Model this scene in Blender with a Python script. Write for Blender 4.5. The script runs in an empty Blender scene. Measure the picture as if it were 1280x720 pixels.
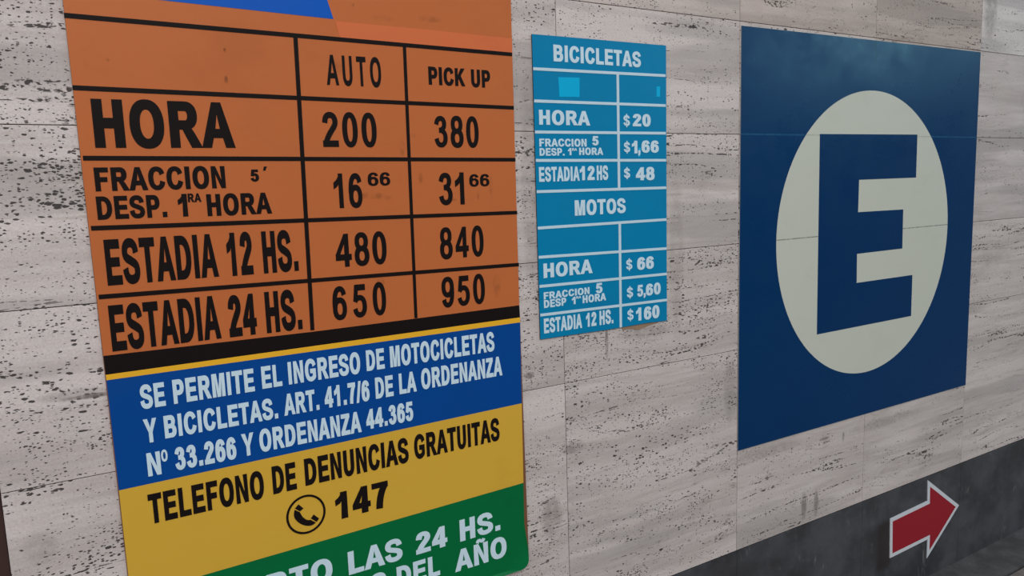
import bpy, math, random
from mathutils import Matrix, Vector, geometry

S = bpy.context.scene
COL = S.collection
random.seed(7)
H = 1.528                       # height of the camera above the pavement

# ------------------------------------------------------------------ camera
cam_d = bpy.data.cameras.new('camera')
cam = bpy.data.objects.new('camera', cam_d)
COL.objects.link(cam)
cam_d.sensor_width = 36.0
cam_d.lens = 919.85 * 36.0 / 1280.0
cam_d.clip_start = 0.05
R_ = Vector((0.858740517, -0.511303744, -0.033663116))
U_ = Vector((0.095565199, 0.095267204, 0.990853901))
F_ = Vector((0.503420318, 0.854103413, -0.130672652))
M = Matrix.Identity(4)
for i in range(3):
    M[i][0], M[i][1], M[i][2] = R_[i], U_[i], -F_[i]
M[0][3], M[1][3], M[2][3] = 0.0, -1.5, H
cam.matrix_world = M
S.camera = cam

# ------------------------------------------------------------------ world, light, exposure
S.view_settings.view_transform = 'Standard'
S.view_settings.look = 'None'
S.view_settings.gamma = 1.0
S.view_settings.use_curve_mapping = False
S.view_settings.exposure = 0.0

SKY_HI = 1.0
w = bpy.data.worlds.new('overcast')
S.world = w
w.use_nodes = True
nt = w.node_tree
bg = nt.nodes['Background']
tc = nt.nodes.new('ShaderNodeTexCoord')
sep = nt.nodes.new('ShaderNodeSeparateXYZ')
ramp = nt.nodes.new('ShaderNodeValToRGB')
nt.links.new(tc.outputs['Generated'], sep.inputs[0])
nt.links.new(sep.outputs['Z'], ramp.inputs[0])
el = ramp.color_ramp.elements
el[0].position = 0.0;  el[0].color = (0.12, 0.12, 0.125, 1)
el[1].position = 1.0;  el[1].color = (0.78, 0.84, 0.92, 1)
e = el.new(0.17); e.color = (0.10, 0.10, 0.105, 1)
e = el.new(0.34); e.color = (0.80, 0.83, 0.88, 1)
nt.links.new(ramp.outputs[0], bg.inputs['Color'])
bg.inputs['Strength'].default_value = SKY_HI

def area(name, loc, target, sx, sy, power, color):
    d = bpy.data.lights.new(name, 'AREA')
    d.shape = 'RECTANGLE'; d.size = sx; d.size_y = sy
    d.energy = power; d.color = color
    o = bpy.data.objects.new(name, d); COL.objects.link(o)
    o.location = loc
    o.rotation_euler = (Vector(target) - Vector(loc)).to_track_quat('-Z', 'Y').to_euler()
    return o

# open sky over the street, in front of the wall
area('sky_opening', (-0.6, -4.6, 4.6), (0.8, 0, 1.3), 5.0, 2.6, 160, (1.0, 0.985, 0.965))

# bright gap at the end of the street, far to the right
area('street_opening', (9.4, -5.0, 3.65), (2.2, 0, 1.9), 2.6, 1.2, 70, (0.42, 0.92, 1.0))

# ------------------------------------------------------------------ helpers
def tag(o, label=None, cat=None, group=None, kind=None):
    if label: o['label'] = label
    if cat: o['category'] = cat
    if group: o['group'] = group
    if kind: o['kind'] = kind
    return o

def empty(name, loc, label, cat):
    o = bpy.data.objects.new(name, None); COL.objects.link(o)
    o.location = loc
    o.empty_display_size = 0.05
    return tag(o, label, cat)

def link(name, verts, faces, mat, parent=None, smooth=False):
    """verts are in wall coordinates (x along wall, y out of wall < 0, z relative to eye level)."""
    me = bpy.data.meshes.new(name)
    off = Vector((0, 0, H))
    base = Vector((0, 0, 0))
    p = parent
    while p is not None:
        base += p.location; p = p.parent
    me.from_pydata([(v[0] - base.x, v[1] - base.y, v[2] + H - base.z) for v in verts], [], faces)
    me.update()
    if smooth:
        for f in me.polygons: f.use_smooth = True
    o = bpy.data.objects.new(name, me); COL.objects.link(o)
    if parent: o.parent = parent
    me.materials.append(mat)
    return o

def box_vf(x0, x1, y0, y1, z0, z1):
    v = [(x0,y0,z0),(x1,y0,z0),(x1,y1,z0),(x0,y1,z0),(x0,y0,z1),(x1,y0,z1),(x1,y1,z1),(x0,y1,z1)]
    f = [(0,3,2,1),(4,5,6,7),(0,1,5,4),(1,2,6,5),(2,3,7,6),(3,0,4,7)]
    return v, f

def area2(p):
    return 0.5 * sum(p[i-1][0]*p[i][1] - p[i][0]*p[i-1][1] for i in range(len(p)))

def triangulate(pos, neg=(), extra=()):
    """union of the polygons in pos minus those in neg -> (verts2d, ccw triangles, boundary edges)"""
    verts, faces = [], []
    for poly in list(pos) + list(neg):
        q = list(poly) if area2(poly) > 0 else list(reversed(poly))
        b = len(verts)
        verts += [Vector((float(x), float(y))) for x, y in q]
        faces.append(list(range(b, b + len(q))))
    for x, y in extra: verts.append(Vector((x, y)))
    npos = len(pos)
    vo, eo, fo, ov, oe, of = geometry.delaunay_2d_cdt(verts, [], faces, 0, 1e-6)
    tris = []
    for t, src in zip(fo, of):
        if any(s < npos for s in src) and not any(s >= npos for s in src):
            t = list(t)
            if area2([vo[i] for i in t]) < 0: t.reverse()
            if len(t) >= 3: tris.append(t)
    cnt = {}
    for t in tris:
        for i in range(len(t)):
            a, b = t[i-1], t[i]
            cnt[(a, b)] = 1
    bnd = [(a, b) for (a, b) in cnt if (b, a) not in cnt]
    return [(v.x, v.y) for v in vo], tris, bnd

def sheet(name, pos, y0, y1, mat, parent, neg=(), extra=(), warp=None):
    """thin plate lying on the wall: front face at y0 (towards the viewer), back at y1"""
    v2, tris, bnd = triangulate(pos, neg, extra)
    return sheet_from(name, [(v2, tris, bnd)], y0, y1, mat, parent, warp)

def sheet_from(name, pieces, y0, y1, mat, parent, warp=None):
    V, Fc = [], []
    for v2, tris, bnd in pieces:
        b = len(V); n = len(v2)
        for x, z in v2:
            dy = warp(x, z) if warp else 0.0
            V.append((x, y0 - dy, z))
        Fc += [tuple(b + i for i in t) for t in tris]
        for x, z in v2:
            dy = warp(x, z) if warp else 0.0
            V.append((x, y1 - dy, z))
        for a, c in bnd:
            Fc.append((b + c, b + a, b + n + a, b + n + c))
    return link(name, V, Fc, mat, parent)

def hbar(x0, z0, x1, z1, t):
    return [(x0, z0 - t/2), (x1, z1 - t/2), (x1, z1 + t/2), (x0, z0 + t/2)]
def vbar(x0, z0, x1, z1, t):
    return [(x0 - t/2, z0), (x0 + t/2, z0), (x1 + t/2, z1), (x1 - t/2, z1)]

# ------------------------------------------------------------------ lettering: heavy grotesque, cap height 1
ST, BR = 0.205, 0.172           # stem and bar weights
def rc(x0, y0, x1, y1): return [(x0,y0),(x1,y0),(x1,y1),(x0,y1)]
def ring_pts(cx, cy, rx, ry, n=44, e=2.25):
    o = []
    for i in range(n):
        a = 2*math.pi*i/n; c, s = math.cos(a), math.sin(a)
        o.append((cx + rx*math.copysign(abs(c)**(2/e), c), cy + ry*math.copysign(abs(s)**(2/e), s)))
    return o
def bez(*pts, n=14):
    """chain of cubics: p0 (c1 c2 p1) (c1 c2 p2) ..."""
    out = [pts[0]]
    for k in range(0, len(pts)-1, 3):
        p0, p1, p2, p3 = pts[k:k+4]
        for i in range(1, n+1):
            t = i/n; m = 1-t
            out.append(tuple(m*m*m*p0[j]+3*m*m*t*p1[j]+3*m*t*t*p2[j]+t*t*t*p3[j] for j in (0,1)))
    return out
def stroke(path, hs=BR, vs=ST):
    """broad-nib sweep: hs thick where the path runs level, vs thick where it runs upright"""
    L, Rr = [], []
    path = [p for i, p in enumerate(path) if i == 0 or math.hypot(p[0]-path[i-1][0], p[1]-path[i-1][1]) > 1e-4]
    for i, p in enumerate(path):
        a = path[max(0, i-1)]; b = path[min(len(path)-1, i+1)]
        dx, dy = b[0]-a[0], b[1]-a[1]; l = math.hypot(dx, dy) or 1
        dx /= l; dy /= l
        t = (hs*dx*dx + vs*dy*dy)/2
        L.append((p[0]-dy*t, p[1]+dx*t)); Rr.append((p[0]+dy*t, p[1]-dx*t))
    return [[L[i], Rr[i], Rr[i+1], L[i+1]] for i in range(len(path)-1)]
def dshape(x0, xs, x1, y0, y1, n=16, e=2.2):
    cy, ry, rx = (y0+y1)/2, (y1-y0)/2, x1-xs
    o = [(x0, y1), (x0, y0)]
    for i in range(n+1):
        a = -math.pi/2 + math.pi*i/n; c, s = max(0.0, math.cos(a)), math.sin(a)
        o.append((xs + rx*c**(2/e), cy + ry*math.copysign(abs(s)**(2/e), s)))
    return o

K = 0.5523
def s_path(x0, x1):
    """spine of S between x0 and x1"""
    w_ = x1-x0; X = lambda u: x0+u*w_
    return bez((X(.92),.715), (X(.90),.86),(X(.74),.925),(X(.50),.925), (X(.24),.925),(X(.06),.85),(X(.06),.715),
               (X(.06),.565),(X(.34),.55),(X(.52),.505), (X(.74),.45),(X(.95),.43),(X(.95),.275),
               (X(.95),.13),(X(.74),.075),(X(.49),.075), (X(.22),.075),(X(.06),.15),(X(.03),.315))

def build_glyphs():
    g = {}                       # char: (advance, pos, neg, left, right)
    def add(ch, adv, pos, neg=()): g[ch] = (adv, pos, neg)
    I_ = rc(.10,0,.10+ST,1)
    add('I', .41, [I_])
    add('L', .85, [rc(.10,0,.305,1), rc(.10,0,.81,BR)])
    add('H', 1.01, [rc(.10,0,.305,1), rc(.70,0,.905,1), rc(.25,.42,.75,.60)])
    add('E', .93, [rc(.10,0,.305,1), rc(.10,0,.87,BR), rc(.10,.83,.85,1), rc(.10,.42,.80,.59)])
    add('F', .85, [rc(.10,0,.305,1), rc(.10,.83,.80,1), rc(.10,.405,.72,.575)])
    add('T', .86, [rc(.325,0,.53,1), rc(.03,.83,.825,1)])
    add('Z', .86, [rc(.03,0,.82,BR), rc(.06,.83,.80,1), [(.03,BR-.02),(.29,BR-.02),(.80,.86),(.54,.86)]])
    add('N', 1.0, [[(.10,0),(.30,0),(.30,.66),(.70,0),(.90,0),(.90,1),(.70,1),(.70,.345),(.30,1),(.10,1)]])
    add('M', 1.16, [[(.10,0),(.295,0),(.295,.79),(.485,0),(.675,0),(.87,.79),(.87,0),(1.065,0),(1.065,1),(.765,1),(.58,.33),(.40,1),(.10,1)]])
    add('A', 1.0, [[(0,0),(.215,0),(.30,.227),(.70,.227),(.785,0),(1.0,0),(.61,1),(.395,1)]], [[(.362,.392),(.638,.392),(.50,.77)]])
    add('Y', .95, [[(.37,0),(.58,0),(.58,.42),(.95,1),(.715,1),(.477,.60),(.24,1),(0,1),(.37,.42)]])
    add('K', 1.0, [rc(.10,0,.305,1), [(.28,.28),(.28,.55),(.70,1),(.975,1)], [(.42,.44),(.57,.60),(1.0,0),(.745,0)]])
    add('O', 1.09, [ring_pts(.545,.5,.475,.52)], [ring_pts(.545,.5,.265,.345)])
    add('D', 1.02, [dshape(.10,.44,.95,0,1)], [dshape(.305,.44,.74,.17,.83)])
    add('P', .93, [rc(.10,0,.305,1), dshape(.10,.53,.87,.36,1)], [dshape(.305,.53,.665,.53,.83)])
    add('R', 1.02, [dshape(.10,.58,.91,.41,1), rc(.10,0,.305,.5), [(.46,.44),(.66,.46),(.80,.30),(1.01,0),(.765,0),(.60,.25),(.50,.41),(.30,.42)]], [dshape(.305,.58,.70,.575,.83)])
    add('B', 1.02, [dshape(.10,.58,.88,.47,1), dshape(.10,.60,.945,0,.57)], [dshape(.305,.55,.68,.60,.83), dshape(.305,.58,.735,.17,.435)])
    add('U', 1.01, stroke([(.2025,1),(.2025,.7)]+bez((.2025,.7),(.2025,.6),(.2025,.5),(.2025,.37),(.2025,.17),(.32,.07),(.505,.07),(.69,.07),(.8075,.17),(.8075,.37),(.8075,.5),(.8075,.6),(.8075,.7))+[(.8075,.7),(.8075,1)][1:], BR, ST))
    cp = bez((.86,.715),(.82,.86),(.70,.93),(.535,.93),(.30,.93),(.17,.76),(.17,.50),(.17,.24),(.30,.07),(.535,.07),(.71,.07),(.83,.16),(.87,.335))
    add('C', 1.02, stroke(cp, BR, ST))
    gp = bez((.90,.72),(.86,.86),(.73,.93),(.56,.93),(.31,.93),(.17,.76),(.17,.50),(.17,.24),(.31,.07),(.56,.07),(.70,.07),(.82,.12),(.90,.19))
    add('G', 1.09, stroke(gp, BR, ST) + [rc(.56,.37,.99,.535), [(.80,.10),(.99,.155),(.99,.50),(.80,.50)]])
    add('S', .95, stroke(s_path(.11,.84), .168, .20))
    # figures
    add('0', .78, [ring_pts(.39,.5,.335,.515)], [ring_pts(.39,.5,.135,.36)])
    add('1', .78, [rc(.34,0,.54,1), [(.38,1),(.33,.905),(.23,.81),(.09,.735),(.09,.56),(.22,.61),(.35,.70),(.42,1)]])
    add('2', .78, [rc(.05,0,.715,.178)] + stroke(bez((.165,.70),(.18,.86),(.26,.925),(.39,.925),(.53,.925),(.615,.85),(.615,.72),(.615,.56),(.30,.42),(.19,.13)), .165, .20))
    add('3', .78, stroke(bez((.155,.735),(.18,.86),(.26,.925),(.375,.925),(.50,.925),(.575,.86),(.575,.755),(.575,.62),(.47,.555),(.30,.545)), .15, .195)
                 + stroke(bez((.30,.545),(.50,.55),(.62,.46),(.62,.30),(.62,.16),(.52,.07),(.38,.07),(.25,.07),(.165,.15),(.145,.275)), .15, .20))
    add('4', .78, [[(.025,.20),(.025,.375),(.44,1.0),(.625,1.0),(.625,.375),(.745,.375),(.745,.20),(.625,.20),(.625,0),(.43,0),(.43,.20)]], [[(.21,.375),(.43,.375),(.43,.705)]])
    add('5', .78, [[(.165,1),(.68,1),(.68,.825),(.31,.825),(.275,.60),(.26,.53),(.255,.47),(.075,.50)]] + stroke(bez((.165,.505),(.22,.57),(.30,.60),(.385,.60),(.53,.60),(.63,.50),(.63,.335),(.63,.17),(.53,.07),(.38,.07),(.25,.07),(.165,.14),(.145,.265)), .155, .20))
    six = stroke(bez((.625,.74),(.60,.86),(.53,.925),(.42,.925),(.24,.925),(.155,.76),(.155,.46),(.155,.40),(.16,.36),(.165,.32)), .155, .20)
    add('6', .78, six + [ring_pts(.395,.325,.335,.34)], [ring_pts(.40,.32,.14,.185)])
    nine = [[(.785-x, 1-y) for x, y in q] for q in six]
    add('9', .78, nine + [ring_pts(.39,.675,.335,.34)], [ring_pts(.385,.68,.14,.185)])
    add('7', .78, [rc(.06,.825,.715,1)] + stroke(bez((.60,.85),(.45,.66),(.35,.38),(.325,0)), .20, .205))
    add('8', .78, [ring_pts(.39,.735,.305,.283), ring_pts(.39,.295,.34,.313)], [ring_pts(.39,.735,.12,.135), ring_pts(.39,.29,.14,.155)])
    add('$', .78, stroke([(x, .03+.94*y) for x, y in s_path(.10,.68)], .165, .22) + [rc(.335,-.11,.445,1.11)])
    add('.', .40, [rc(.10,0,.30,.20)])
    add(',', .40, [[(.10,0),(.10,.20),(.30,.20),(.30,.02),(.25,-.13),(.13,-.22),(.08,-.13),(.17,-.06),(.20,0)]])
    add('/', .40, [[(0,-.02),(.14,-.02),(.40,1.02),(.26,1.02)]])
    add('´', .45, [[(.05,0),(.25,0),(.45,1),(.15,1)]])
    add('º', .55, [ring_pts(.275,.5,.275,.5)], [ring_pts(.275,.5,.125,.32)])
    nt_ = stroke(bez((.30,1.09),(.33,1.20),(.42,1.21),(.50,1.15),(.58,1.09),(.66,1.09),(.70,1.20)), .09, .09)
    a_, p_, n_ = g['N']
    add('Ñ', 1.0, p_ + nt_)
    return g

GLYPHS = build_glyphs()
TRI = {}
def loops_of(v, bnd):
    """boundary edges -> closed loops of 2d points"""
    nxt = {}
    for a, c in bnd: nxt.setdefault(a, []).append(c)
    loops = []
    while nxt:
        a = next(iter(nxt)); lp = [a]; c = a
        while c in nxt:
            d = nxt[c].pop()
            if not nxt[c]: del nxt[c]
            if d == a: break
            lp.append(d); c = d
        pts = [v[i] for i in lp]
        # drop points lying on straight runs or doubled
        out = []
        for i in range(len(pts)):
            p, q, r = pts[i-1], pts[i], pts[(i+1) % len(pts)]
            cr = (q[0]-p[0])*(r[1]-q[1]) - (q[1]-p[1])*(r[0]-q[0])
            if math.hypot(q[0]-p[0], q[1]-p[1]) < 1e-3: continue
            if abs(cr) < 1e-7: continue
            out.append(q)
        if len(out) > 2: loops.append(out)
    return loops
def embolden(v, b, dx, dy):
    pos, neg = [], []
    for lp in loops_of(v, b):
        n = len(lp); out = []
        S_ = [(x/dx, y/dy) for x, y in lp]
        for i in range(n):
            p, q, r = S_[i-1], S_[i], S_[(i+1) % n]
            u = (q[0]-p[0], q[1]-p[1]); lu = math.hypot(*u); u = (u[0]/lu, u[1]/lu)
            w_ = (r[0]-q[0], r[1]-q[1]); lw = math.hypot(*w_); w_ = (w_[0]/lw, w_[1]/lw)
            n1, n2 = (u[1], -u[0]), (w_[1], -w_[0])
            k = 1 + n1[0]*n2[0] + n1[1]*n2[1]
            k = 1/max(k, .45)
            out.append(((q[0] + (n1[0]+n2[0])*k)*dx, (q[1] + (n1[1]+n2[1])*k)*dy))
        (pos if area2(lp) > 0 else neg).append(out)
    f = lambda P: [[(x, (y-.5)/(1+2*dy)+.5) for x, y in q] for q in P]
    return triangulate(f(pos), f(neg))
def tri(ch, bold=None):
    key = (ch, bold)
    if key not in TRI:
        a, p, n = GLYPHS[ch]
        v, t, b = triangulate(p, n)
        if bold and ch != '$':
            v, t, b = embolden(v, b, *bold); a += 2*bold[0]*.9
        used = {i for q in t for i in q}
        xs = [v[i][0] for i in used]
        TRI[key] = (a, v, t, b, min(xs), max(xs))
    return TRI[key]

def word(text, x0, x1, z0, z1, track=0.0, bold=None):
    """outline pieces for a word fitted between x0..x1 (ink) and baseline z0 .. cap line z1"""
    pen, placed = 0.0, []
    for ch in text:
        a, v, t, b, l, r = tri(ch, bold)
        placed.append((pen, v, t, b)); pen += a + track
    lo = placed[0][0] + tri(text[0], bold)[4]
    hi = placed[-1][0] + tri(text[-1], bold)[5]
    k = (x1 - x0)/(hi - lo); h = z1 - z0
    return [([(x0 + (p + x - lo)*k, z0 + y*h) for x, y in v], t, b) for p, v, t, b in placed]

# ------------------------------------------------------------------ materials
def mat(name):
    m = bpy.data.materials.new(name); m.use_nodes = True
    return m, m.node_tree, m.node_tree.nodes['Principled BSDF']
def N(nt, typ, **kw):
    n = nt.nodes.new(typ)
    for k, v in kw.items(): setattr(n, k, v)
    return n
def math_(nt, op, a, b=None, c=None, clamp=False):
    n = N(nt, 'ShaderNodeMath', operation=op, use_clamp=clamp)
    for i, v in enumerate((a, b, c)):
        if v is None: continue
        if isinstance(v, (int, float)): n.inputs[i].default_value = v
        else: nt.links.new(v, n.inputs[i])
    return n.outputs[0]
def mix_(nt, fac, a, b, blend='MIX'):
    n = N(nt, 'ShaderNodeMix', data_type='RGBA', blend_type=blend)
    for i, v in ((0, fac), (6, a), (7, b)):
        if isinstance(v, (int, float)): n.inputs[i].default_value = v
        elif isinstance(v, tuple): n.inputs[i].default_value = (*v, 1) if len(v) == 3 else v
        else: nt.links.new(v, n.inputs[i])
    return n.outputs[2]
def noise_(nt, vec, scale, detail=4, rough=0.55, dist=0.0):
    n = N(nt, 'ShaderNodeTexNoise')
    nt.links.new(vec, n.inputs['Vector'])
    n.inputs['Scale'].default_value = scale; n.inputs['Detail'].default_value = detail
    n.inputs['Roughness'].default_value = rough; n.inputs['Distortion'].default_value = dist
    return n.outputs['Fac']
def smooth_(nt, v, a, b, lo=0.0, hi=1.0):
    n = N(nt, 'ShaderNodeMapRange', interpolation_type='SMOOTHSTEP')
    nt.links.new(v, n.inputs[0])
    for i, x in enumerate((a, b, lo, hi)): n.inputs[i+1].default_value = x
    return n.outputs[0]
def scaled(nt, vec, s):
    n = N(nt, 'ShaderNodeMapping'); nt.links.new(vec, n.inputs[0]); n.inputs['Scale'].default_value = s
    return n.outputs[0]
def world_pos(nt):
    return N(nt, 'ShaderNodeNewGeometry').outputs['Position']
def srgb(r, g, b):
    f = lambda c: (c/255/12.92) if c/255 <= .04045 else ((c/255+.055)/1.055)**2.4
    return (f(r), f(g), f(b))

def blob(nt, px, pz, cx, cz, rx, rz):
    """soft elliptical stain mask centred at a place on the wall"""
    dx = math_(nt, 'DIVIDE', math_(nt, 'SUBTRACT', px, cx), rx)
    dz = math_(nt, 'DIVIDE', math_(nt, 'SUBTRACT', pz, cz + H), rz)
    d = math_(nt, 'ADD', math_(nt, 'MULTIPLY', dx, dx), math_(nt, 'MULTIPLY', dz, dz))
    return smooth_(nt, d, 0.15, 1.2, 1.0, 0.0)

def travertine():
    m, nt, bs = mat('travertine')
    pos = world_pos(nt)
    at = N(nt, 'ShaderNodeAttribute', attribute_name='slab')
    sepc = N(nt, 'ShaderNodeSeparateXYZ'); nt.links.new(at.outputs['Vector'], sepc.inputs[0])
    offs = N(nt, 'ShaderNodeVectorMath', operation='SCALE'); nt.links.new(at.outputs['Vector'], offs.inputs[0]); offs.inputs['Scale'].default_value = 23.0
    addv = N(nt, 'ShaderNodeVectorMath', operation='ADD'); nt.links.new(pos, addv.inputs[0]); nt.links.new(offs.outputs[0], addv.inputs[1])
    P = addv.outputs[0]
    # gentle waviness of the beds
    wob = noise_(nt, scaled(nt, P, (2.2, 1, 5)), 1.0, 3)
    wv = N(nt, 'ShaderNodeCombineXYZ'); nt.links.new(math_(nt, 'MULTIPLY', math_(nt, 'SUBTRACT', wob, .5), 0.035), wv.inputs[2])
    a2 = N(nt, 'ShaderNodeVectorMath', operation='ADD'); nt.links.new(P, a2.inputs[0]); nt.links.new(wv.outputs[0], a2.inputs[1])
    Q = a2.outputs[0]
    beds = noise_(nt, scaled(nt, Q, (1.1, 1, 15)), 1.0, 5, .6)
    fine = noise_(nt, scaled(nt, Q, (9, 1, 90)), 1.0, 4, .6)
    cloud = noise_(nt, scaled(nt, Q, (4, 1, 7)), 1.0, 5, .6)
    c = mix_(nt, smooth_(nt, beds, .36, .66), C_TRAV_DARK, C_TRAV_LIGHT)
    c = mix_(nt, smooth_(nt, cloud, .42, .72, 0, .55), c, C_TRAV_WARM)
    c = mix_(nt, smooth_(nt, fine, .40, .72, 0, .32), c, C_TRAV_PALE)
    # grey beds
    grey = noise_(nt, scaled(nt, Q, (.7, 1, 8.5)), 1.0, 3, .5)
    c = mix_(nt, smooth_(nt, grey, .54, .60, 0, .55), c, C_TRAV_GREY)
    # brown hairline veins along the beds
    vein = noise_(nt, scaled(nt, Q, (.7, 1, 11)), 1.0, 4, .55)
    vd = math_(nt, 'ABSOLUTE', math_(nt, 'SUBTRACT', vein, .52))
    vg = smooth_(nt, noise_(nt, scaled(nt, Q, (2.5, 1, 3)), 1.0, 2), .48, .62)
    c = mix_(nt, math_(nt, 'MULTIPLY', smooth_(nt, vd, 0.001, .010, .26, 0), vg), c, C_VEIN)
    # slab tone
    tone = N(nt, 'ShaderNodeAttribute', attribute_name='tone')
    c = mix_(nt, 1.0, c, tone.outputs['Color'], 'MULTIPLY')
    # dirt clouds
    dirt = noise_(nt, scaled(nt, pos, (3.2, 1, 4.5)), 1.0, 6, .65)
    c = mix_(nt, smooth_(nt, dirt, .52, .74, 0, .30), c, C_DIRT)
    # holes of the stone: three sizes, crowded into some beds
    pitty = N(nt, 'ShaderNodeAttribute', attribute_name='porous').outputs['Fac']
    def pits(sx, sz, seed, lo, hi, band, rmax):
        off = N(nt, 'ShaderNodeMapping'); nt.links.new(Q, off.inputs[0])
        off.inputs['Scale'].default_value = (sx, 0.0, sz); off.inputs['Location'].default_value = (seed, 0, seed*1.7)
        wn = N(nt, 'ShaderNodeTexNoise'); nt.links.new(off.outputs[0], wn.inputs['Vector']); wn.inputs['Scale'].default_value = 1.3; wn.inputs['Detail'].default_value = 2
        wsub = N(nt, 'ShaderNodeVectorMath', operation='MULTIPLY_ADD'); nt.links.new(wn.outputs['Color'], wsub.inputs[0])
        wsub.inputs[1].default_value = (.9, 0, .9); nt.links.new(off.outputs[0], wsub.inputs[2])
        v = N(nt, 'ShaderNodeTexVoronoi', voronoi_dimensions='3D', feature='F1'); nt.links.new(wsub.outputs[0], v.inputs['Vector'])
        v.inputs['Scale'].default_value = 1.0
        rnd = N(nt, 'ShaderNodeSeparateColor'); nt.links.new(v.outputs['Color'], rnd.inputs[0])
        bn = noise_(nt, scaled(nt, Q, (1.0+seed*.13, 1, band)), 1.0, 3, .6)
        bn2 = noise_(nt, scaled(nt, Q, (7+seed*.2, 1, 14)), 1.0, 2, .6)
        dens = math_(nt, 'MULTIPLY', smooth_(nt, bn, lo, hi), smooth_(nt, bn2, .36, .62, .42, 1.0))
        dens = math_(nt, 'MULTIPLY', dens, pitty)
        r = math_(nt, 'MULTIPLY', math_(nt, 'POWER', rnd.outputs[0], 1.5), dens)
        r = math_(nt, 'MULTIPLY', r, rmax)
        d = math_(nt, 'SUBTRACT', r, v.outputs['Distance'])
        return smooth_(nt, d, -0.04, 0.07)
    p1 = pits(84, 185, 3.1, .34, .62, 15, .56)
    p2 = pits(150, 310, 7.7, .26, .58, 10, .58)
    p3 = pits(44, 115, 11.3, .50, .72, 20, .50)
    # pores strung along a bed
    ln = noise_(nt, scaled(nt, Q, (.9, 1, 13)), 1.0, 3, .5)
    ld = math_(nt, 'ABSOLUTE', math_(nt, 'SUBTRACT', ln, .50))
    dots = smooth_(nt, noise_(nt, scaled(nt, Q, (85, 1, 150)), 1.0, 2, .5), .50, .58)
    gate = smooth_(nt, noise_(nt, scaled(nt, Q, (3, 1, 4)), 1.0, 2, .5), .46, .58)
    p4 = math_(nt, 'MULTIPLY', math_(nt, 'MULTIPLY', smooth_(nt, ld, .005, .013, 1, 0), dots), gate)
    mask = math_(nt, 'MAXIMUM', math_(nt, 'MAXIMUM', p1, p2), math_(nt, 'MAXIMUM', p3, p4))
    grain = noise_(nt, scaled(nt, pos, (210, 1, 260)), 1.0, 4, .7)
    c = mix_(nt, smooth_(nt, grain, .3, .7, .30, 0), c, C_GRAIN)
    c = mix_(nt, math_(nt, 'MULTIPLY', mask, .93), c, C_PIT)
    # particular stains
    sp = N(nt, 'ShaderNodeSeparateXYZ'); nt.links.new(pos, sp.inputs[0])
    px, pz = sp.outputs[0], sp.outputs[2]
    rag = noise_(nt, scaled(nt, pos, (40, 1, 40)), 1.0, 4, .7)
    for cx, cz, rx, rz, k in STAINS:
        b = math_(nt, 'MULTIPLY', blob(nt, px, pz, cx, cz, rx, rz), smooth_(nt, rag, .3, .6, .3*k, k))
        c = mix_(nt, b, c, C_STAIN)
    nt.links.new(c, bs.inputs['Base Color'])
    bs.inputs['Roughness'].default_value = .62
    bs.inputs['Specular IOR Level'].default_value = .3
    bump = N(nt, 'ShaderNodeBump'); bump.inputs['Strength'].default_value = .55; bump.inputs['Distance'].default_value = .004
    hgt = math_(nt, 'SUBTRACT', math_(nt, 'MULTIPLY', fine, .12), mask)
    nt.links.new(hgt, bump.inputs['Height']); nt.links.new(bump.outputs[0], bs.inputs['Normal'])
    return m

C_TRAV_LIGHT = srgb(219, 205, 200)
C_TRAV_DARK = srgb(189, 175, 170)
C_TRAV_WARM = srgb(197, 184, 177)
C_TRAV_PALE = srgb(220, 213, 208)
C_TRAV_GREY = srgb(168, 159, 155)
C_VEIN = srgb(128, 104, 84)
C_DIRT = srgb(142, 130, 122)
C_GRAIN = srgb(140, 131, 125)
C_PIT = srgb(46, 39, 38)
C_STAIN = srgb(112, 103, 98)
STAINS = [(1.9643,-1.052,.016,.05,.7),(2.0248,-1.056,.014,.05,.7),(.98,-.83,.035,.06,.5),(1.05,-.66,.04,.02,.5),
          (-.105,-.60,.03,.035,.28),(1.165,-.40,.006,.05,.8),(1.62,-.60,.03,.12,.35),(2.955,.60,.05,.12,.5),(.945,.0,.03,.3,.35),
          (1.41,-.2,.03,.25,.25),(1.3,-.39,.10,.02,.45),(.0,-.34,.05,.005,.9),(-.03,-.333,.06,.012,.4),(.925,-.45,.016,.010,1.0),(2.06,-.845,.03,.006,.8),(2.16,-.86,.008,.02,.7),(2.4,-.85,.3,.02,.3),(1.8,-.83,.15,.02,.3)]

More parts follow.
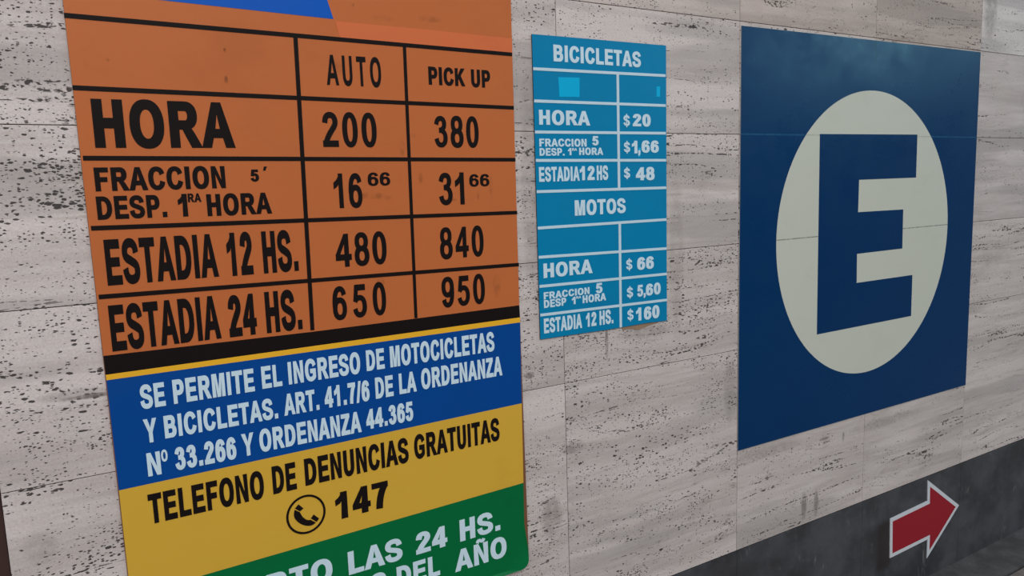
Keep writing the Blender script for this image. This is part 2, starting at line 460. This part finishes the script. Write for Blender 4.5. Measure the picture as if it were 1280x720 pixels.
def printed(name, rgb, rough=.42, wear=.10, dark=None, specks=(), spec=.16, seams=()):
    """printed or painted sheet: flat colour with faint grime, a few specks"""
    m, nt, bs = mat(name)
    pos = world_pos(nt)
    n1 = noise_(nt, scaled(nt, pos, (5, 1, 7)), 1.0, 6, .65)
    n2 = noise_(nt, scaled(nt, pos, (60, 1, 40)), 1.0, 4, .6)
    d = dark or tuple(c*.62 for c in rgb)
    c = mix_(nt, smooth_(nt, n1, .48, .78, 0, wear*2.2), rgb, d)
    c = mix_(nt, smooth_(nt, n2, .60, .80, 0, wear*1.6), c, d)
    sp = N(nt, 'ShaderNodeSeparateXYZ'); nt.links.new(pos, sp.inputs[0])
    for cx, cz, rx, rz, k in specks:
        c = mix_(nt, math_(nt, 'MULTIPLY', blob(nt, sp.outputs[0], sp.outputs[2], cx, cz, rx, rz), smooth_(nt, n2, .38, .66, k*.15, k)), c, tuple(x*.25 for x in rgb))
    for axis, v, wd, lo, hi, col, k in seams:      # creases where the sheet bridges the joints of the stone
        p, q = (sp.outputs[2], sp.outputs[0]) if axis == 'z' else (sp.outputs[0], sp.outputs[2])
        vv = v + H if axis == 'z' else v
        l0, h0 = (lo, hi) if axis == 'z' else (lo + H, hi + H)
        dd = math_(nt, 'ABSOLUTE', math_(nt, 'SUBTRACT', p, vv))
        g = math_(nt, 'MULTIPLY', smooth_(nt, dd, wd*.3, wd, k, 0), math_(nt, 'MULTIPLY', math_(nt, 'GREATER_THAN', q, l0), math_(nt, 'LESS_THAN', q, h0)))
        c = mix_(nt, math_(nt, 'MULTIPLY', g, smooth_(nt, n2, .35, .6, .5, 1)), c, col)
    nt.links.new(c, bs.inputs['Base Color'])
    r = smooth_(nt, n1, .3, .75, rough-.06, rough+.10)
    nt.links.new(r, bs.inputs['Roughness'])
    bs.inputs['Specular IOR Level'].default_value = spec
    return m

def stone_dark():
    m, nt, bs = mat('dark_stone')
    pos = world_pos(nt)
    n1 = noise_(nt, scaled(nt, pos, (4, 4, 5)), 1.0, 7, .65)
    n2 = noise_(nt, scaled(nt, pos, (22, 22, 26)), 1.0, 4, .6)
    c = mix_(nt, smooth_(nt, n1, .35, .68), C_SK0, C_SK1)
    c = mix_(nt, smooth_(nt, n2, .55, .8, 0, .4), c, C_SK2)
    scr = noise_(nt, scaled(nt, pos, (38, 1, 7)), 1.0, 2, .5)
    gate = smooth_(nt, noise_(nt, scaled(nt, pos, (7, 1, 9)), 1.0, 2), .6, .7)
    sd = math_(nt, 'ABSOLUTE', math_(nt, 'SUBTRACT', scr, .5))
    c = mix_(nt, math_(nt, 'MULTIPLY', smooth_(nt, sd, .004, .03, .28, 0), gate), c, srgb(150,148,148))
    sp = N(nt, 'ShaderNodeSeparateXYZ'); nt.links.new(pos, sp.inputs[0])
    # soft-edged dark brown patch in the plinth colour, left of the arrow
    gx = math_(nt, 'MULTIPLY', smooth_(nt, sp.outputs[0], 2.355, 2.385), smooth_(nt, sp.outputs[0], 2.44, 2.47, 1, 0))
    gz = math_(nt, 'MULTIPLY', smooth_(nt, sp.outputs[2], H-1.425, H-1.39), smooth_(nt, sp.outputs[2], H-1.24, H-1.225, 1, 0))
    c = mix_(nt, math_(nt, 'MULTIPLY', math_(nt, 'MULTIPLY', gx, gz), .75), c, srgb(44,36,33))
    nt.links.new(c, bs.inputs['Base Color'])
    bs.inputs['Roughness'].default_value = .5
    bs.inputs['Specular IOR Level'].default_value = .35
    bump = N(nt, 'ShaderNodeBump'); bump.inputs['Strength'].default_value = .15; bump.inputs['Distance'].default_value = .002
    nt.links.new(n2, bump.inputs['Height']); nt.links.new(bump.outputs[0], bs.inputs['Normal'])
    return m
C_SK0, C_SK1, C_SK2 = srgb(52,51,54), srgb(76,76,80), srgb(98,98,103)

def concrete(name, c0, c1, sc=9):
    m, nt, bs = mat(name)
    pos = world_pos(nt)
    n1 = noise_(nt, scaled(nt, pos, (sc, sc, sc)), 1.0, 8, .7)
    n2 = noise_(nt, scaled(nt, pos, (sc*14, sc*14, sc*14)), 1.0, 4, .7)
    c = mix_(nt, smooth_(nt, n1, .35, .68), c0, c1)
    c = mix_(nt, smooth_(nt, n2, .35, .7, 0, .35), c, tuple(x*.55 for x in c0))
    nt.links.new(c, bs.inputs['Base Color'])
    bs.inputs['Roughness'].default_value = .85
    bump = N(nt, 'ShaderNodeBump'); bump.inputs['Strength'].default_value = .4; bump.inputs['Distance'].default_value = .006
    nt.links.new(n2, bump.inputs['Height']); nt.links.new(bump.outputs[0], bs.inputs['Normal'])
    return m

def plain(name, rgb, rough=.5, spec=.4):
    m, nt, bs = mat(name)
    pos = world_pos(nt)
    n = noise_(nt, scaled(nt, pos, (30, 30, 30)), 1.0, 4, .6)
    c = mix_(nt, smooth_(nt, n, .4, .75, 0, .18), rgb, tuple(x*.7 for x in rgb))
    nt.links.new(c, bs.inputs['Base Color'])
    bs.inputs['Roughness'].default_value = rough
    bs.inputs['Specular IOR Level'].default_value = spec
    return m

M_TRAV = travertine()
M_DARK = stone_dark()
M_GROUT = plain('joint_filler', srgb(66, 60, 57), .9, .1)
M_BLACK = plain('black_vinyl', srgb(24, 17, 17), .5, .10)
M_LETTER_W = plain('pale_vinyl', srgb(202, 222, 232), .45, .2)

# ------------------------------------------------------------------ the wall
XJ = [-.152, .4075, 1.0300, 1.6520, 2.2750, 2.9010, 3.524, 4.146, 4.769]
ZR = [-1.1170, -.4880, -.1740, .1380, .4485, .760, 1.072, 1.384]
def make_wall():
    V, Fc, tones, slabs, dens = [], [], [], [], []
    g, dpt, ch = .00075, .022, .0007
    rnd = random.Random(11)
    for i in range(len(XJ)-1):
        for j in range(len(ZR)-1):
            x0 = XJ[i] + (g if i else 0); x1 = XJ[i+1] - g
            z0 = ZR[j] + g; z1 = ZR[j+1] - g
            yf = rnd.uniform(-.0003, .0003)*0
            b = len(V)
            V += [(x0+ch,yf,z0+ch),(x1-ch,yf,z0+ch),(x1-ch,yf,z1-ch),(x0+ch,yf,z1-ch),
                  (x0,yf+ch,z0),(x1,yf+ch,z0),(x1,yf+ch,z1),(x0,yf+ch,z1),
                  (x0,dpt,z0),(x1,dpt,z0),(x1,dpt,z1),(x0,dpt,z1)]
            fs = [(0,1,2,3)]
            for k in range(4):
                l = (k+1) % 4
                fs += [(k+4, l+4, l, k), (k+8, l+8, l+4, k+4)]
            fs.append((11,10,9,8))
            k = rnd.uniform(.95, 1.03)
            t = TONES.get((i, j), (k, k, k))
            s = (rnd.random(), rnd.random(), rnd.random())
            for f in fs:
                Fc.append(tuple(b+q for q in f)); tones.append(t); slabs.append(s); dens.append(POROUS.get((i, j), .92))
    o = link('wall_back', V, Fc, M_TRAV)
    tag(o, kind='structure')
    me = o.data
    for nm, ty in (('tone', 'FLOAT_COLOR'), ('slab', 'FLOAT_VECTOR'), ('porous', 'FLOAT')): me.attributes.new(nm, ty, 'FACE')
    ta, sa, pa = me.attributes['tone'], me.attributes['slab'], me.attributes['porous']
    for q, d in enumerate(dens): pa.data[q].value = d
    for q, (t, s) in enumerate(zip(tones, slabs)):
        ta.data[q].color = (*t, 1); sa.data[q].vector = s
    # mortar bed seen as the thin joints
    v, f = box_vf(XJ[0]+.002, XJ[-1], .0035, .16, -1.56, ZR[-1])
    # stays behind the slabs
    v = [(x, (.0025 if y < .01 else y), z) for x, y, z in v]
    b = link('wall_core', v, f, M_GROUT); tag(b, kind='structure')
POROUS = {(0,0): 1.15, (0,1): 1.1, (0,2): 1.15, (0,3): 1.05, (0,4): 1.1, (3,0): .62, (4,0): .60, (5,0): .60, (5,1): .70, (5,2): .70, (5,3): .72, (5,4): .66, (4,4): .72, (3,4): .72, (2,3): .74, (2,2): .8, (2,4): .8}
TONES = {(2,4): (.97,.94,.92), (0,0): (1.05,1.055,1.06), (0,1): (1.04,1.045,1.05), (0,2): (1.07,1.075,1.08), (0,3): (1.07,1.075,1.08), (0,4): (1.06,1.065,1.07), (4,3): (.90,.86,.83), (4,4): (.80,.745,.70), (5,4): (1.05,1.07,1.10), (3,4): (.86,.81,.77), (5,3): (.93,.93,.94),
         (5,2): (.95,.95,.96), (5,1): (.97,.96,.96)}
make_wall()

# dark stone plinth slabs
def make_plinth():
    V, Fc = [], []
    for i in range(len(XJ)-1):
        a, c = box_vf(XJ[i]+(.0006 if i else 0), XJ[i+1]-.0006, -.0015, .0022, -1.56, ZR[0]-.0012)
        b = len(V); V += a; Fc += [tuple(b+q for q in f) for f in c]
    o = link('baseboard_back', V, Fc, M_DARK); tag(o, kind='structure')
make_plinth()

# pavement: a smooth strip along the wall and rougher paving beyond its edge
v, f = box_vf(-3.0, 6.5, -.158, .0, -1.70, -1.528)
tag(link('trim_1', v, f, concrete('strip_concrete', srgb(58,56,57), srgb(84,81,83))), kind='structure')
v, f = box_vf(-3.0, 6.5, -9.0, -.166, -1.72, -1.531)
tag(link('floor', v, f, concrete('rough_paving', srgb(92,84,80), srgb(132,122,116), 14)), kind='structure')

# door frame and white return at the left end of the wall
v, f = box_vf(-.1720, -.1535, .004, .13, -1.528, 1.384)
tag(link('trim_2', v, f, plain('brown_paint', srgb(62, 40, 36), .5)), kind='structure')
v, f = box_vf(-1.6, -.1722, .03, .14, -1.528, 1.384)
tag(link('wall_left', v, f, plain('white_plaster', srgb(232, 232, 230), .8, .2)), kind='structure')

# ------------------------------------------------------------------ text tables: word, x0, x1, baseline, cap line (metres)
TEXT = {
 'orange': [
  ('HORA', 0.0457, 0.2800, 0.0994, 0.1833),
  ('AUTO', 0.4654, 0.5816, 0.2245, 0.2838),
  ('PICK', 0.6899, 0.7784, 0.2344, 0.2725),
  ('UP', 0.7939, 0.8425, 0.2336, 0.2721),
  ('200', 0.4496, 0.5647, 0.1013, 0.1706),
  ('380', 0.6976, 0.8074, 0.1006, 0.1685),
  ('FRACCION', 0.0392, 0.2564, 0.0239, 0.0653),
  ('5', 0.3029, 0.3186, 0.0350, 0.0580),
  ('´', 0.3275, 0.3353, 0.0557, 0.0635),
  ('DESP.', 0.0378, 0.1502, -0.0260, 0.0149),
  ('1', 0.1695, 0.1857, -0.0266, 0.0152),
  ('RA', 0.1874, 0.2108, -0.0005, 0.0155),
  ('HORA', 0.2196, 0.3386, -0.0279, 0.0132),
  ('ESTADIA', 0.0425, 0.2306, -0.1437, -0.0615),
  ('12', 0.2477, 0.2947, -0.1449, -0.0614),
  ('HS.', 0.3142, 0.3827, -0.1452, -0.0622),
  ('ESTADIA', 0.0387, 0.2255, -0.2636, -0.1796),
  ('24', 0.2408, 0.2928, -0.2641, -0.1824),
  ('HS.', 0.3110, 0.3820, -0.2650, -0.1820),
  ('16', 0.4651, 0.5252, -0.0232, 0.0476),
  ('66', 0.5391, 0.5889, 0.0209, 0.0484),
  ('31', 0.7022, 0.7648, -0.0263, 0.0452),
  ('66', 0.7787, 0.8303, 0.0131, 0.0406),
  ('480', 0.4603, 0.5721, -0.1453, -0.0764),
  ('840', 0.6982, 0.8093, -0.1463, -0.0766),
  ('650', 0.4469, 0.5645, -0.2552, -0.1848),
  ('950', 0.6974, 0.8078, -0.2569, -0.1879),
 ],
 'blue': [
  ('SE', 0.0750, 0.1171, -0.3784, -0.3327),
  ('PERMITE', 0.1309, 0.2790, -0.3780, -0.3316),
  ('EL', 0.2935, 0.3331, -0.3761, -0.3308),
  ('INGRESO', 0.3460, 0.4979, -0.3759, -0.3295),
  ('DE', 0.5119, 0.5529, -0.3740, -0.3286),
  ('MOTOCICLETAS', 0.5660, 0.8275, -0.3739, -0.3273),
  ('Y', 0.0755, 0.0980, -0.4438, -0.3981),
  ('BICICLETAS.', 0.1103, 0.3200, -0.4415, -0.3979),
  ('ART.', 0.3324, 0.4048, -0.4392, -0.3946),
  ('41.7/6', 0.4165, 0.5147, -0.4390, -0.3935),
  ('DE', 0.5285, 0.5697, -0.4383, -0.3913),
  ('LA', 0.5836, 0.6249, -0.4374, -0.3910),
  ('ORDENANZA', 0.6367, 0.8465, -0.4357, -0.3891),
  ('N', 0.0755, 0.0983, -0.5085, -0.4635),
  ('º', 0.1002, 0.1112, -0.4856, -0.4622),
  ('33.266', 0.1232, 0.2343, -0.5078, -0.4627),
  ('Y', 0.2453, 0.2689, -0.5067, -0.4609),
  ('ORDENANZA', 0.2795, 0.4923, -0.5050, -0.4587),
  ('44.365', 0.5035, 0.6131, -0.5023, -0.4584),
 ],
 'yellow': [
  ('TELEFONO', 0.0704, 0.2811, -0.6015, -0.5432),
  ('DE', 0.2985, 0.3466, -0.5988, -0.5399),
  ('DENUNCIAS', 0.3645, 0.5971, -0.5966, -0.5385),
  ('GRATUITAS', 0.6113, 0.8327, -0.5942, -0.5376),
  ('1', 0.4238, 0.4505, -0.6881, -0.6280),
  ('47', 0.4617, 0.5440, -0.6871, -0.6270),
 ],
 'green': [
  ('RTO', 0.3017, 0.4085, -0.8683, -0.7666),
  ('LAS', 0.4435, 0.5697, -0.8196, -0.7670),
  ('24', 0.6026, 0.6820, -0.8196, -0.7689),
  ('HS.', 0.7154, 0.8249, -0.8198, -0.7666),
  ('DEL', 0.5529, 0.6596, -0.8854, -0.8352),
  ('AÑO', 0.6986, 0.8404, -0.8918, -0.8389),
 ],
 'bike': [
  ('BICICLETAS', 1.0178, 1.2870, 0.3024, 0.3409),
  ('HORA', 0.9719, 1.1221, 0.1538, 0.1885),
  ('$', 1.2275, 1.2483, 0.1544, 0.1819),
  ('20', 1.2580, 1.3180, 0.1542, 0.1855),
  ('FRACCION', 0.9706, 1.1097, 0.1026, 0.1212),
  ('5', 1.1271, 1.1469, 0.1056, 0.1284),
  ('DESP.', 0.9706, 1.0427, 0.0810, 0.0990),
  ('1', 1.0530, 1.0632, 0.0819, 0.0990),
  ('RA', 1.0655, 1.0802, 0.0925, 0.0990),
  ('HORA', 1.0868, 1.1608, 0.0822, 0.0999),
  ('$', 1.2279, 1.2480, 0.0879, 0.1145),
  ('1', 1.2537, 1.2724, 0.0853, 0.1177),
  (',', 1.2745, 1.2822, 0.0860, 0.1180),
  ('66', 1.2864, 1.3451, 0.0874, 0.1186),
  ('ESTADIA', 0.9673, 1.0865, 0.0193, 0.0544),
  ('12', 1.0869, 1.1326, 0.0203, 0.0550),
  ('HS', 1.1397, 1.1753, 0.0196, 0.0558),
  ('$', 1.2268, 1.2469, 0.0227, 0.0482),
  ('48', 1.2664, 1.3299, 0.0163, 0.0499),
 ],
 'moto': [
  ('MOTOS', 1.0697, 1.2310, -0.0661, -0.0282),
  ('HORA', 0.9722, 1.1208, -0.2133, -0.1779),
  ('$', 1.2300, 1.2505, -0.2148, -0.1878),
  ('66', 1.2672, 1.3247, -0.2182, -0.1850),
  ('FRACCION', 0.9708, 1.1096, -0.2659, -0.2485),
  ('5', 1.1298, 1.1509, -0.2670, -0.2412),
  ('DESP', 0.9708, 1.0371, -0.2873, -0.2677),
  ('1', 1.0543, 1.0656, -0.2872, -0.2686),
  ('RA', 1.0680, 1.0831, -0.2743, -0.2681),
  ('HORA', 1.0877, 1.1622, -0.2876, -0.2682),
  ('$', 1.2312, 1.2518, -0.2889, -0.2616),
  ('5', 1.2661, 1.2863, -0.2899, -0.2585),
  (',', 1.2878, 1.2955, -0.2890, -0.2584),
  ('60', 1.2965, 1.3482, -0.2899, -0.2584),
  ('ESTADIA', 0.9690, 1.0842, -0.3505, -0.3137),
  ('12', 1.0969, 1.1295, -0.3501, -0.3141),
  ('HS.', 1.1398, 1.1849, -0.3507, -0.3134),
  ('$', 1.2318, 1.2525, -0.3492, -0.3217),
  ('160', 1.2609, 1.3433, -0.3543, -0.3194),
 ],
}


BOLD = (.054, .023)
TRACK = {'AUTO': .26, '650': .22, '950': .10, '840': .10, '480': .06, '200': .07, '380': .06}
def letter(rows, y0, y1, m, parent, label, bold=BOLD):
    for t, x0, x1, zb, zt in rows:
        light = (.012, .006) if (label.startswith('black price') or t in ('AUTO', 'º', '´')) else bold
        o = sheet_from('lettering', word(t, x0, x1, zb, zt, track=TRACK.get(t, 0), bold=light), y0, y1, m, parent)
        tag(o, label.split()[0] + ' lettering ' + t)

def group_rows(rows, counts):
    out, k = [], 0
    for n in counts:
        out.append(rows[k:k+n]); k += n
    assert k == len(rows), (k, len(rows))
    return out

# ------------------------------------------------------------------ car park rate board
board = empty('rate_board', (.4615, 0, H - .938), 'tall rate board with orange table above blue, yellow and green bands', 'sign')
CX, CZ, CR = .9005, -.9385, .026
def curl(x, z):
    """the lower right corner lifts off the stone"""
    d = (x - (CX-.075)) + ((CZ+.075) - z)
    t = max(0.0, d - .055)/.095
    return .011*t*t
def bottom_right(n=8):
    return [(CX-CR+CR*math.sin(a), CZ+CR-CR*math.cos(a)) for a in [math.pi/2*i/n for i in range(n+1)]]
ZT = .640
corner_pts = [(CX-.10+.0077*i+.0005, CZ+.10-.0077*j-.0005) for i in range(13) for j in range(13) if (i < 10 or j < 10)]
M_ORANGE = printed('orange_sheet', srgb(192, 106, 58), .40, .13,
                   specks=[(.2744,.2793,.003,.005,.8),(.2725,.2257,.004,.008,.9),(.079,.25,.003,.003,.6),(.42,.35,.1,.02,.0)] +
                          [(.545,.0,.035,.008,.35),(.575,-.005,.02,.006,.3),(.66,.035,.006,.014,.35),(.73,.03,.008,.004,.5),(.73,-.015,.02,.004,.4),(.80,-.008,.003,.012,.4),(.835,.01,.006,.03,.3),
                           (.62,.10,.008,.02,.3),(.645,.125,.01,.006,.35),(.49,.262,.012,.02,.25),(.84,-.22,.012,.03,.3),(.555,-.185,.01,.01,.5),(.70,.372,.03,.008,.4),(.59,.364,.03,.006,.4),(.53,.385,.004,.004,.7)])
M_ORANGE2 = printed('fresh_orange_sheet', srgb(212, 110, 66), .40, .10)
M_SKYBLUE = printed('bright_blue_sheet', srgb(0, 86, 184), .40, .06)
M_BLUE = printed('blue_sheet', srgb(0, 68, 142), .40, .08)
M_YELLOW = printed('yellow_sheet', srgb(212, 166, 58), .40, .07)
M_AMBER = printed('amber_stripe', srgb(236, 176, 44), .40, .05)
M_GREEN = printed('green_sheet', srgb(0, 104, 56), .36, .10)
M_EDGE = plain('board_edge', srgb(120, 78, 52), .6)

yb, yf = -.0004, -.0040          # back and front of the base panel
e1, e2, e3 = .0004, .0008, .0012
sheet('panel', [[(.0195,ZT)] + [(.0240,-.69),(.0260,CZ)] + bottom_right() + [(.9005,-.27),(.9042,.432),(.9052,ZT)]], yf, yb, M_EDGE, board, extra=corner_pts, warp=curl)
o_orange = sheet('orange_field', [[(.0195,ZT),(.0235,-.2695),(.3998,-.2734),(.9002,-.2724),(.9042,.432),(.9052,ZT)]], yf-e1, yf, M_ORANGE, board)
o_black = sheet('black_band', [[(.0235,-.2695),(.0240,-.3045),(.9012,-.302),(.9002,-.2724),(.3998,-.2734)]], yf-e1, yf, M_BLACK, board)
o_amber = sheet('yellow_stripe', [[(.0240,-.3045),(.0241,-.3146),(.9011,-.3141),(.9012,-.302)]], yf-e1, yf, M_AMBER, board)
o_blue = sheet('blue_field', [[(.0241,-.3146),(.0250,-.5234),(.9005,-.5144),(.9011,-.3141)]], yf-e1, yf, M_BLUE, board)
o_yellow = sheet('yellow_field', [[(.0250,-.5234),(.0255,-.7320),(.9000,-.7169),(.9005,-.5144)]], yf-e1, yf, M_YELLOW, board)
o_green = sheet('green_field', [[(.0255,-.7320),(.0260,CZ)] + bottom_right() + [(.9000,-.7169)]], yf-e1, yf, M_GREEN, board, extra=corner_pts, warp=curl)
sheet('blue_triangle', [[(-.0+.0215,.3625),(.4872,.3537),(.4725,.405),(.405,ZT-.004),(.0215,ZT-.004)]], yf-e2, yf-e1, M_SKYBLUE, o_orange)
sheet('fresh_patch', [[(.4905,.3500),(.4985,.3180),(.9035,.3120),(.9038,.3460),(.70,.3490)]], yf-e2, yf-e1, M_ORANGE2, o_orange)
for z0, z1, xs in ((.3202,.3109,.0200),(.2009,.1910,.0208),(.0817,.0723,.0252),(-.0402,-.0508,.0258),(-.1625,-.1743,.0262)):
    sheet('grid_line', [hbar(xs, z0, .9025, z1, .0082)], yf-e3, yf-e1, M_BLACK, o_orange)
sheet('grid_line', [vbar(.4085,.316,.4015,-.2700,.0082)], yf-e3-.0001, yf-e1, M_BLACK, o_orange)
sheet('grid_line', [vbar(.6373,.3135,.6318,-.2720,.0072)], yf-e3-.0001, yf-e1, M_BLACK, o_orange)
for rows, lb in zip(group_rows(TEXT['orange'], [1,1,2,1,1,3,4,3,3,2,2,1,1,1,1]),
        ['black word HORA','black word AUTO','black words PICK UP','black price 200','black price 380','black word FRACCION with a small 5','black words DESP. 1RA HORA',
         'black words ESTADIA 12 HS.','black words ESTADIA 24 HS.','black price 16 with raised 66','black price 31 with raised 66','black price 480','black price 840','black price 650','black price 950']):
    letter(rows, yf-e3, yf-e1, M_BLACK, o_orange, lb)
for rows, lb in zip(group_rows(TEXT['blue'], [6,7,6]), ['first white line on the blue band','second white line on the blue band','third white line on the blue band']):
    letter(rows, yf-e3, yf-e1, M_LETTER_W, o_blue, lb)
for rows, lb in zip(group_rows(TEXT['yellow'], [4,2]), ['black line about free complaints on the yellow band','black number 147']):
    letter(rows, yf-e3, yf-e1, M_BLACK, o_yellow, lb)
# telephone mark in its ring
pcx, pcz = .3612, -.6582
def circ(cx, cz, rx, rz, n=72): return [(cx+rx*math.cos(2*math.pi*i/n), cz+rz*math.sin(2*math.pi*i/n)) for i in range(n)]
hand = bez((.3385,-.6425),(.3362,-.6480),(.3352,-.6535),(.3372,-.6605),(.3420,-.6715),(.3530,-.6820),(.3660,-.6848),(.3715,-.6856),(.3765,-.6842),(.3800,-.6812))
hand += bez((.3690,-.6722),(.3650,-.6728),(.3610,-.6705),(.3580,-.6670),(.3535,-.6620),(.3508,-.6570),(.3488,-.6502))
sheet('phone_symbol', [circ(pcx, pcz, .0408, .0420), hand, [(.3390,-.6397),(.3469,-.6326),(.3568,-.6437),(.3490,-.6485)], [(.3703,-.6696),(.3767,-.6626),(.3875,-.6741),(.3818,-.6802)]][1:], yf-e3, yf-e1, M_BLACK, o_yellow)
sheet('phone_ring', [circ(pcx, pcz, .0412, .0424)], yf-e3, yf-e1, M_BLACK, o_yellow, neg=[circ(pcx, pcz, .0365, .0378)])
# white words on the green band (their first letters run on below the edge of the photograph)
gr = TEXT['green']
rto = gr[0]
kx = .1014/2.75
g1 = [('ABIERTO', .100, .4084, -.8180, -.7668)] + gr[1:4]
g2 = [('DIAS', .385, .5285, -.8870, -.8350)] + gr[4:6]
letter(g1, yf-e3, yf-e1, M_LETTER_W, o_green, 'upper white line on the green band')
letter(g2, yf-e3, yf-e1, M_LETTER_W, o_green, 'lower white line on the green band')

# ------------------------------------------------------------------ bicycle and motorbike rate sign
bike = empty('rate_sign', (1.166, 0, H - .366), 'small turquoise bicycle and motorbike rate sign between the two big signs', 'sign')
M_TURQ = printed('turquoise_sheet', srgb(0, 126, 172), .38, .12)
M_CYAN = printed('cyan_sheet', srgb(0, 172, 218), .38, .05)
M_TEDGE = plain('turquoise_edge', srgb(40, 60, 66), .6)
M_LINE = plain('pale_line', srgb(196, 216, 226), .45, .3)
TQo = [(.9590,.3606),(.9580,-.3636),(1.165,-.3655),(1.30,-.3640),(1.3705,-.3660),(1.3735,.3628)]
sheet('panel', [TQo], -.0036, -.0004, M_TEDGE, bike)
o_t = sheet('turquoise_field', [TQo], -.0040, -.0036, M_TURQ, bike)
for z0, z1 in ((.2820,.2860),(.2084,.2094),(.1365,.1378),(.0700,.0672),(-.0037,-.0053),(-.0908,-.0901),(-.1613,-.1681),(-.2326,-.2374),(-.3034,-.3087)):
    sheet('grid_line', [hbar(.9593, z0, 1.3705, z1, .0068)], -.0047, -.0040, M_LINE, o_t)
sheet('grid_line', [vbar(1.2110,.2830,1.2100,-.0045,.0078)], -.00485, -.0040, M_LINE, o_t)
sheet('grid_line', [vbar(1.2105,-.0905,1.2090,-.3650,.0078)], -.00485, -.0040, M_LINE, o_t)
sheet('cyan_patch', [[(1.0320,.2205),(1.0915,.2219),(1.0928,.2679),(1.0300,.2661)]], -.0043, -.0040, M_CYAN, o_t)
sheet('cyan_patch', [[(1.3393,.2310),(1.3511,.2314),(1.3514,.2577),(1.3396,.2572)]], -.0043, -.0040, M_CYAN, o_t)
sheet('cyan_patch', [[(1.2767,.0770),(1.2820,.0765),(1.2845,.1000),(1.2763,.1000)]], -.0043, -.0040, M_CYAN, o_t)
for rows, lb in zip(group_rows(TEXT['bike'], [1,1,2,2,4,4,3,2]),
        ['white word BICICLETAS','white word HORA','white price 20','white word FRACCION with 5','white words DESP. 1RA HORA','white price 1,66','white words ESTADIA 12 HS','white price 48']):
    letter(rows, -.0047, -.0040, M_LETTER_W, o_t, lb)
for rows, lb in zip(group_rows(TEXT['moto'], [1,1,2,2,4,4,3,2]),
        ['white word MOTOS','white word HORA in the lower table','white price 66','white word FRACCION with 5 in the lower table','white words DESP 1RA HORA in the lower table','white price 5,60','white words ESTADIA 12 HS. in the lower table','white price 160']):
    letter(rows, -.0047, -.0040, M_LETTER_W, o_t, lb)
tag(sheet('backing_scrap', [[(1.2088,-.3640),(1.3446,-.3640),(1.3400,-.3690),(1.3096,-.3725),(1.2710,-.3800),(1.2500,-.3745),(1.2209,-.3729)]], -.0012, -.0004, plain('torn_backing', srgb(150,122,98), .8), bike), 'torn brown backing below the edge')

# ------------------------------------------------------------------ big parking sign
park = empty('parking_sign', (2.277, 0, H - .80), 'large square blue parking sign with pale disc and blue letter E', 'sign')
seam_b = [('z', .1385, .0035, 1.6, 2.95, srgb(40, 96, 134), .55), ('x', 2.2735, .004, .375, .46, srgb(6, 30, 60), .8), ('z', -.174, .0025, 1.6, 2.95, srgb(6, 50, 88), .35)]
seam_w = [('z', .1385, .003, 1.6, 2.95, srgb(140,140,128), .5), ('z', -.174, .0026, 1.6, 2.95, srgb(96,96,88), .75)]
M_NAVY = printed('navy_sheet', srgb(0, 50, 94), .30, .08, seams=seam_b, spec=.14)
M_DISC = printed('pale_disc_sheet', srgb(196, 197, 184), .45, .09, dark=srgb(164,162,148), seams=seam_w)
M_NAVY2 = printed('navy_letter_sheet', srgb(0, 48, 92), .30, .06, spec=.14)
ES = [(1.6519,-.7990),(2.9030,-.8030),(2.8965,.4440),(1.6555,.4365)]
M_SEDGE = plain('pale_sheet_edge', srgb(150, 152, 150), .6)
sheet('panel', [ES], -.0022, -.0004, M_SEDGE, park)
ins = [(1.6525,-.7980),(2.9022,-.8018),(2.8958,.4432),(1.6561,.4358)]
o_p = sheet('blue_field', [ins], -.0026, -.0022, M_NAVY, park)
o_d = sheet('disc', [circ(2.2690,-.1843,.4590,.4668,128)], -.0030, -.0026, M_DISC, park)
tag(o_d, 'pale round disc')
o_e = sheet('letter', [[(2.0016,.1420),(2.0070,-.4876),(2.5210,-.4870),(2.5195,-.3405),(2.2045,-.3395),(2.2022,-.2430),(2.4537,-.2425),(2.4510,-.1080),(2.2018,-.1065),(2.2025,-.0020),(2.5196,-.0010),(2.5181,.1450)]], -.0034, -.0030, M_NAVY2, o_d)
tag(o_e, 'blue letter E')

# ------------------------------------------------------------------ arrow
arrow = empty('arrow_sign', (2.65, 0, H - 1.438), 'red arrow sign with white border pointing right on dark plinth', 'sign')
A0 = [(2.4226,-1.2150),(2.4290,-1.3670),(2.6667,-1.3620),(2.6669,-1.4383),(2.8753,-1.2792),(2.6521,-1.1244),(2.6559,-1.2064)]
def inset(poly, d):
    n = len(poly); out = []
    for i in range(n):
        p, a, b = Vector(poly[i]), Vector(poly[i-1]), Vector(poly[(i+1) % n])
        u = (p-a).normalized(); w_ = (b-p).normalized()
        n1, n2 = Vector((-u.y, u.x)), Vector((-w_.y, w_.x))
        k = d/(1 + n1.dot(n2))
        out.append(tuple(p + (n1+n2)*k))
    return out
A0 = [(x*1.0064, z*1.0064) for x, z in A0]
sheet('plate', [A0], -.0042, -.0016, plain('white_plate', srgb(205, 208, 212), .5), arrow)
tag(sheet('red_face', [inset(A0, .0145)], -.0046, -.0042, printed('red_sheet', srgb(150, 30, 42), .5, .05, spec=.2), arrow), 'red arrow face')
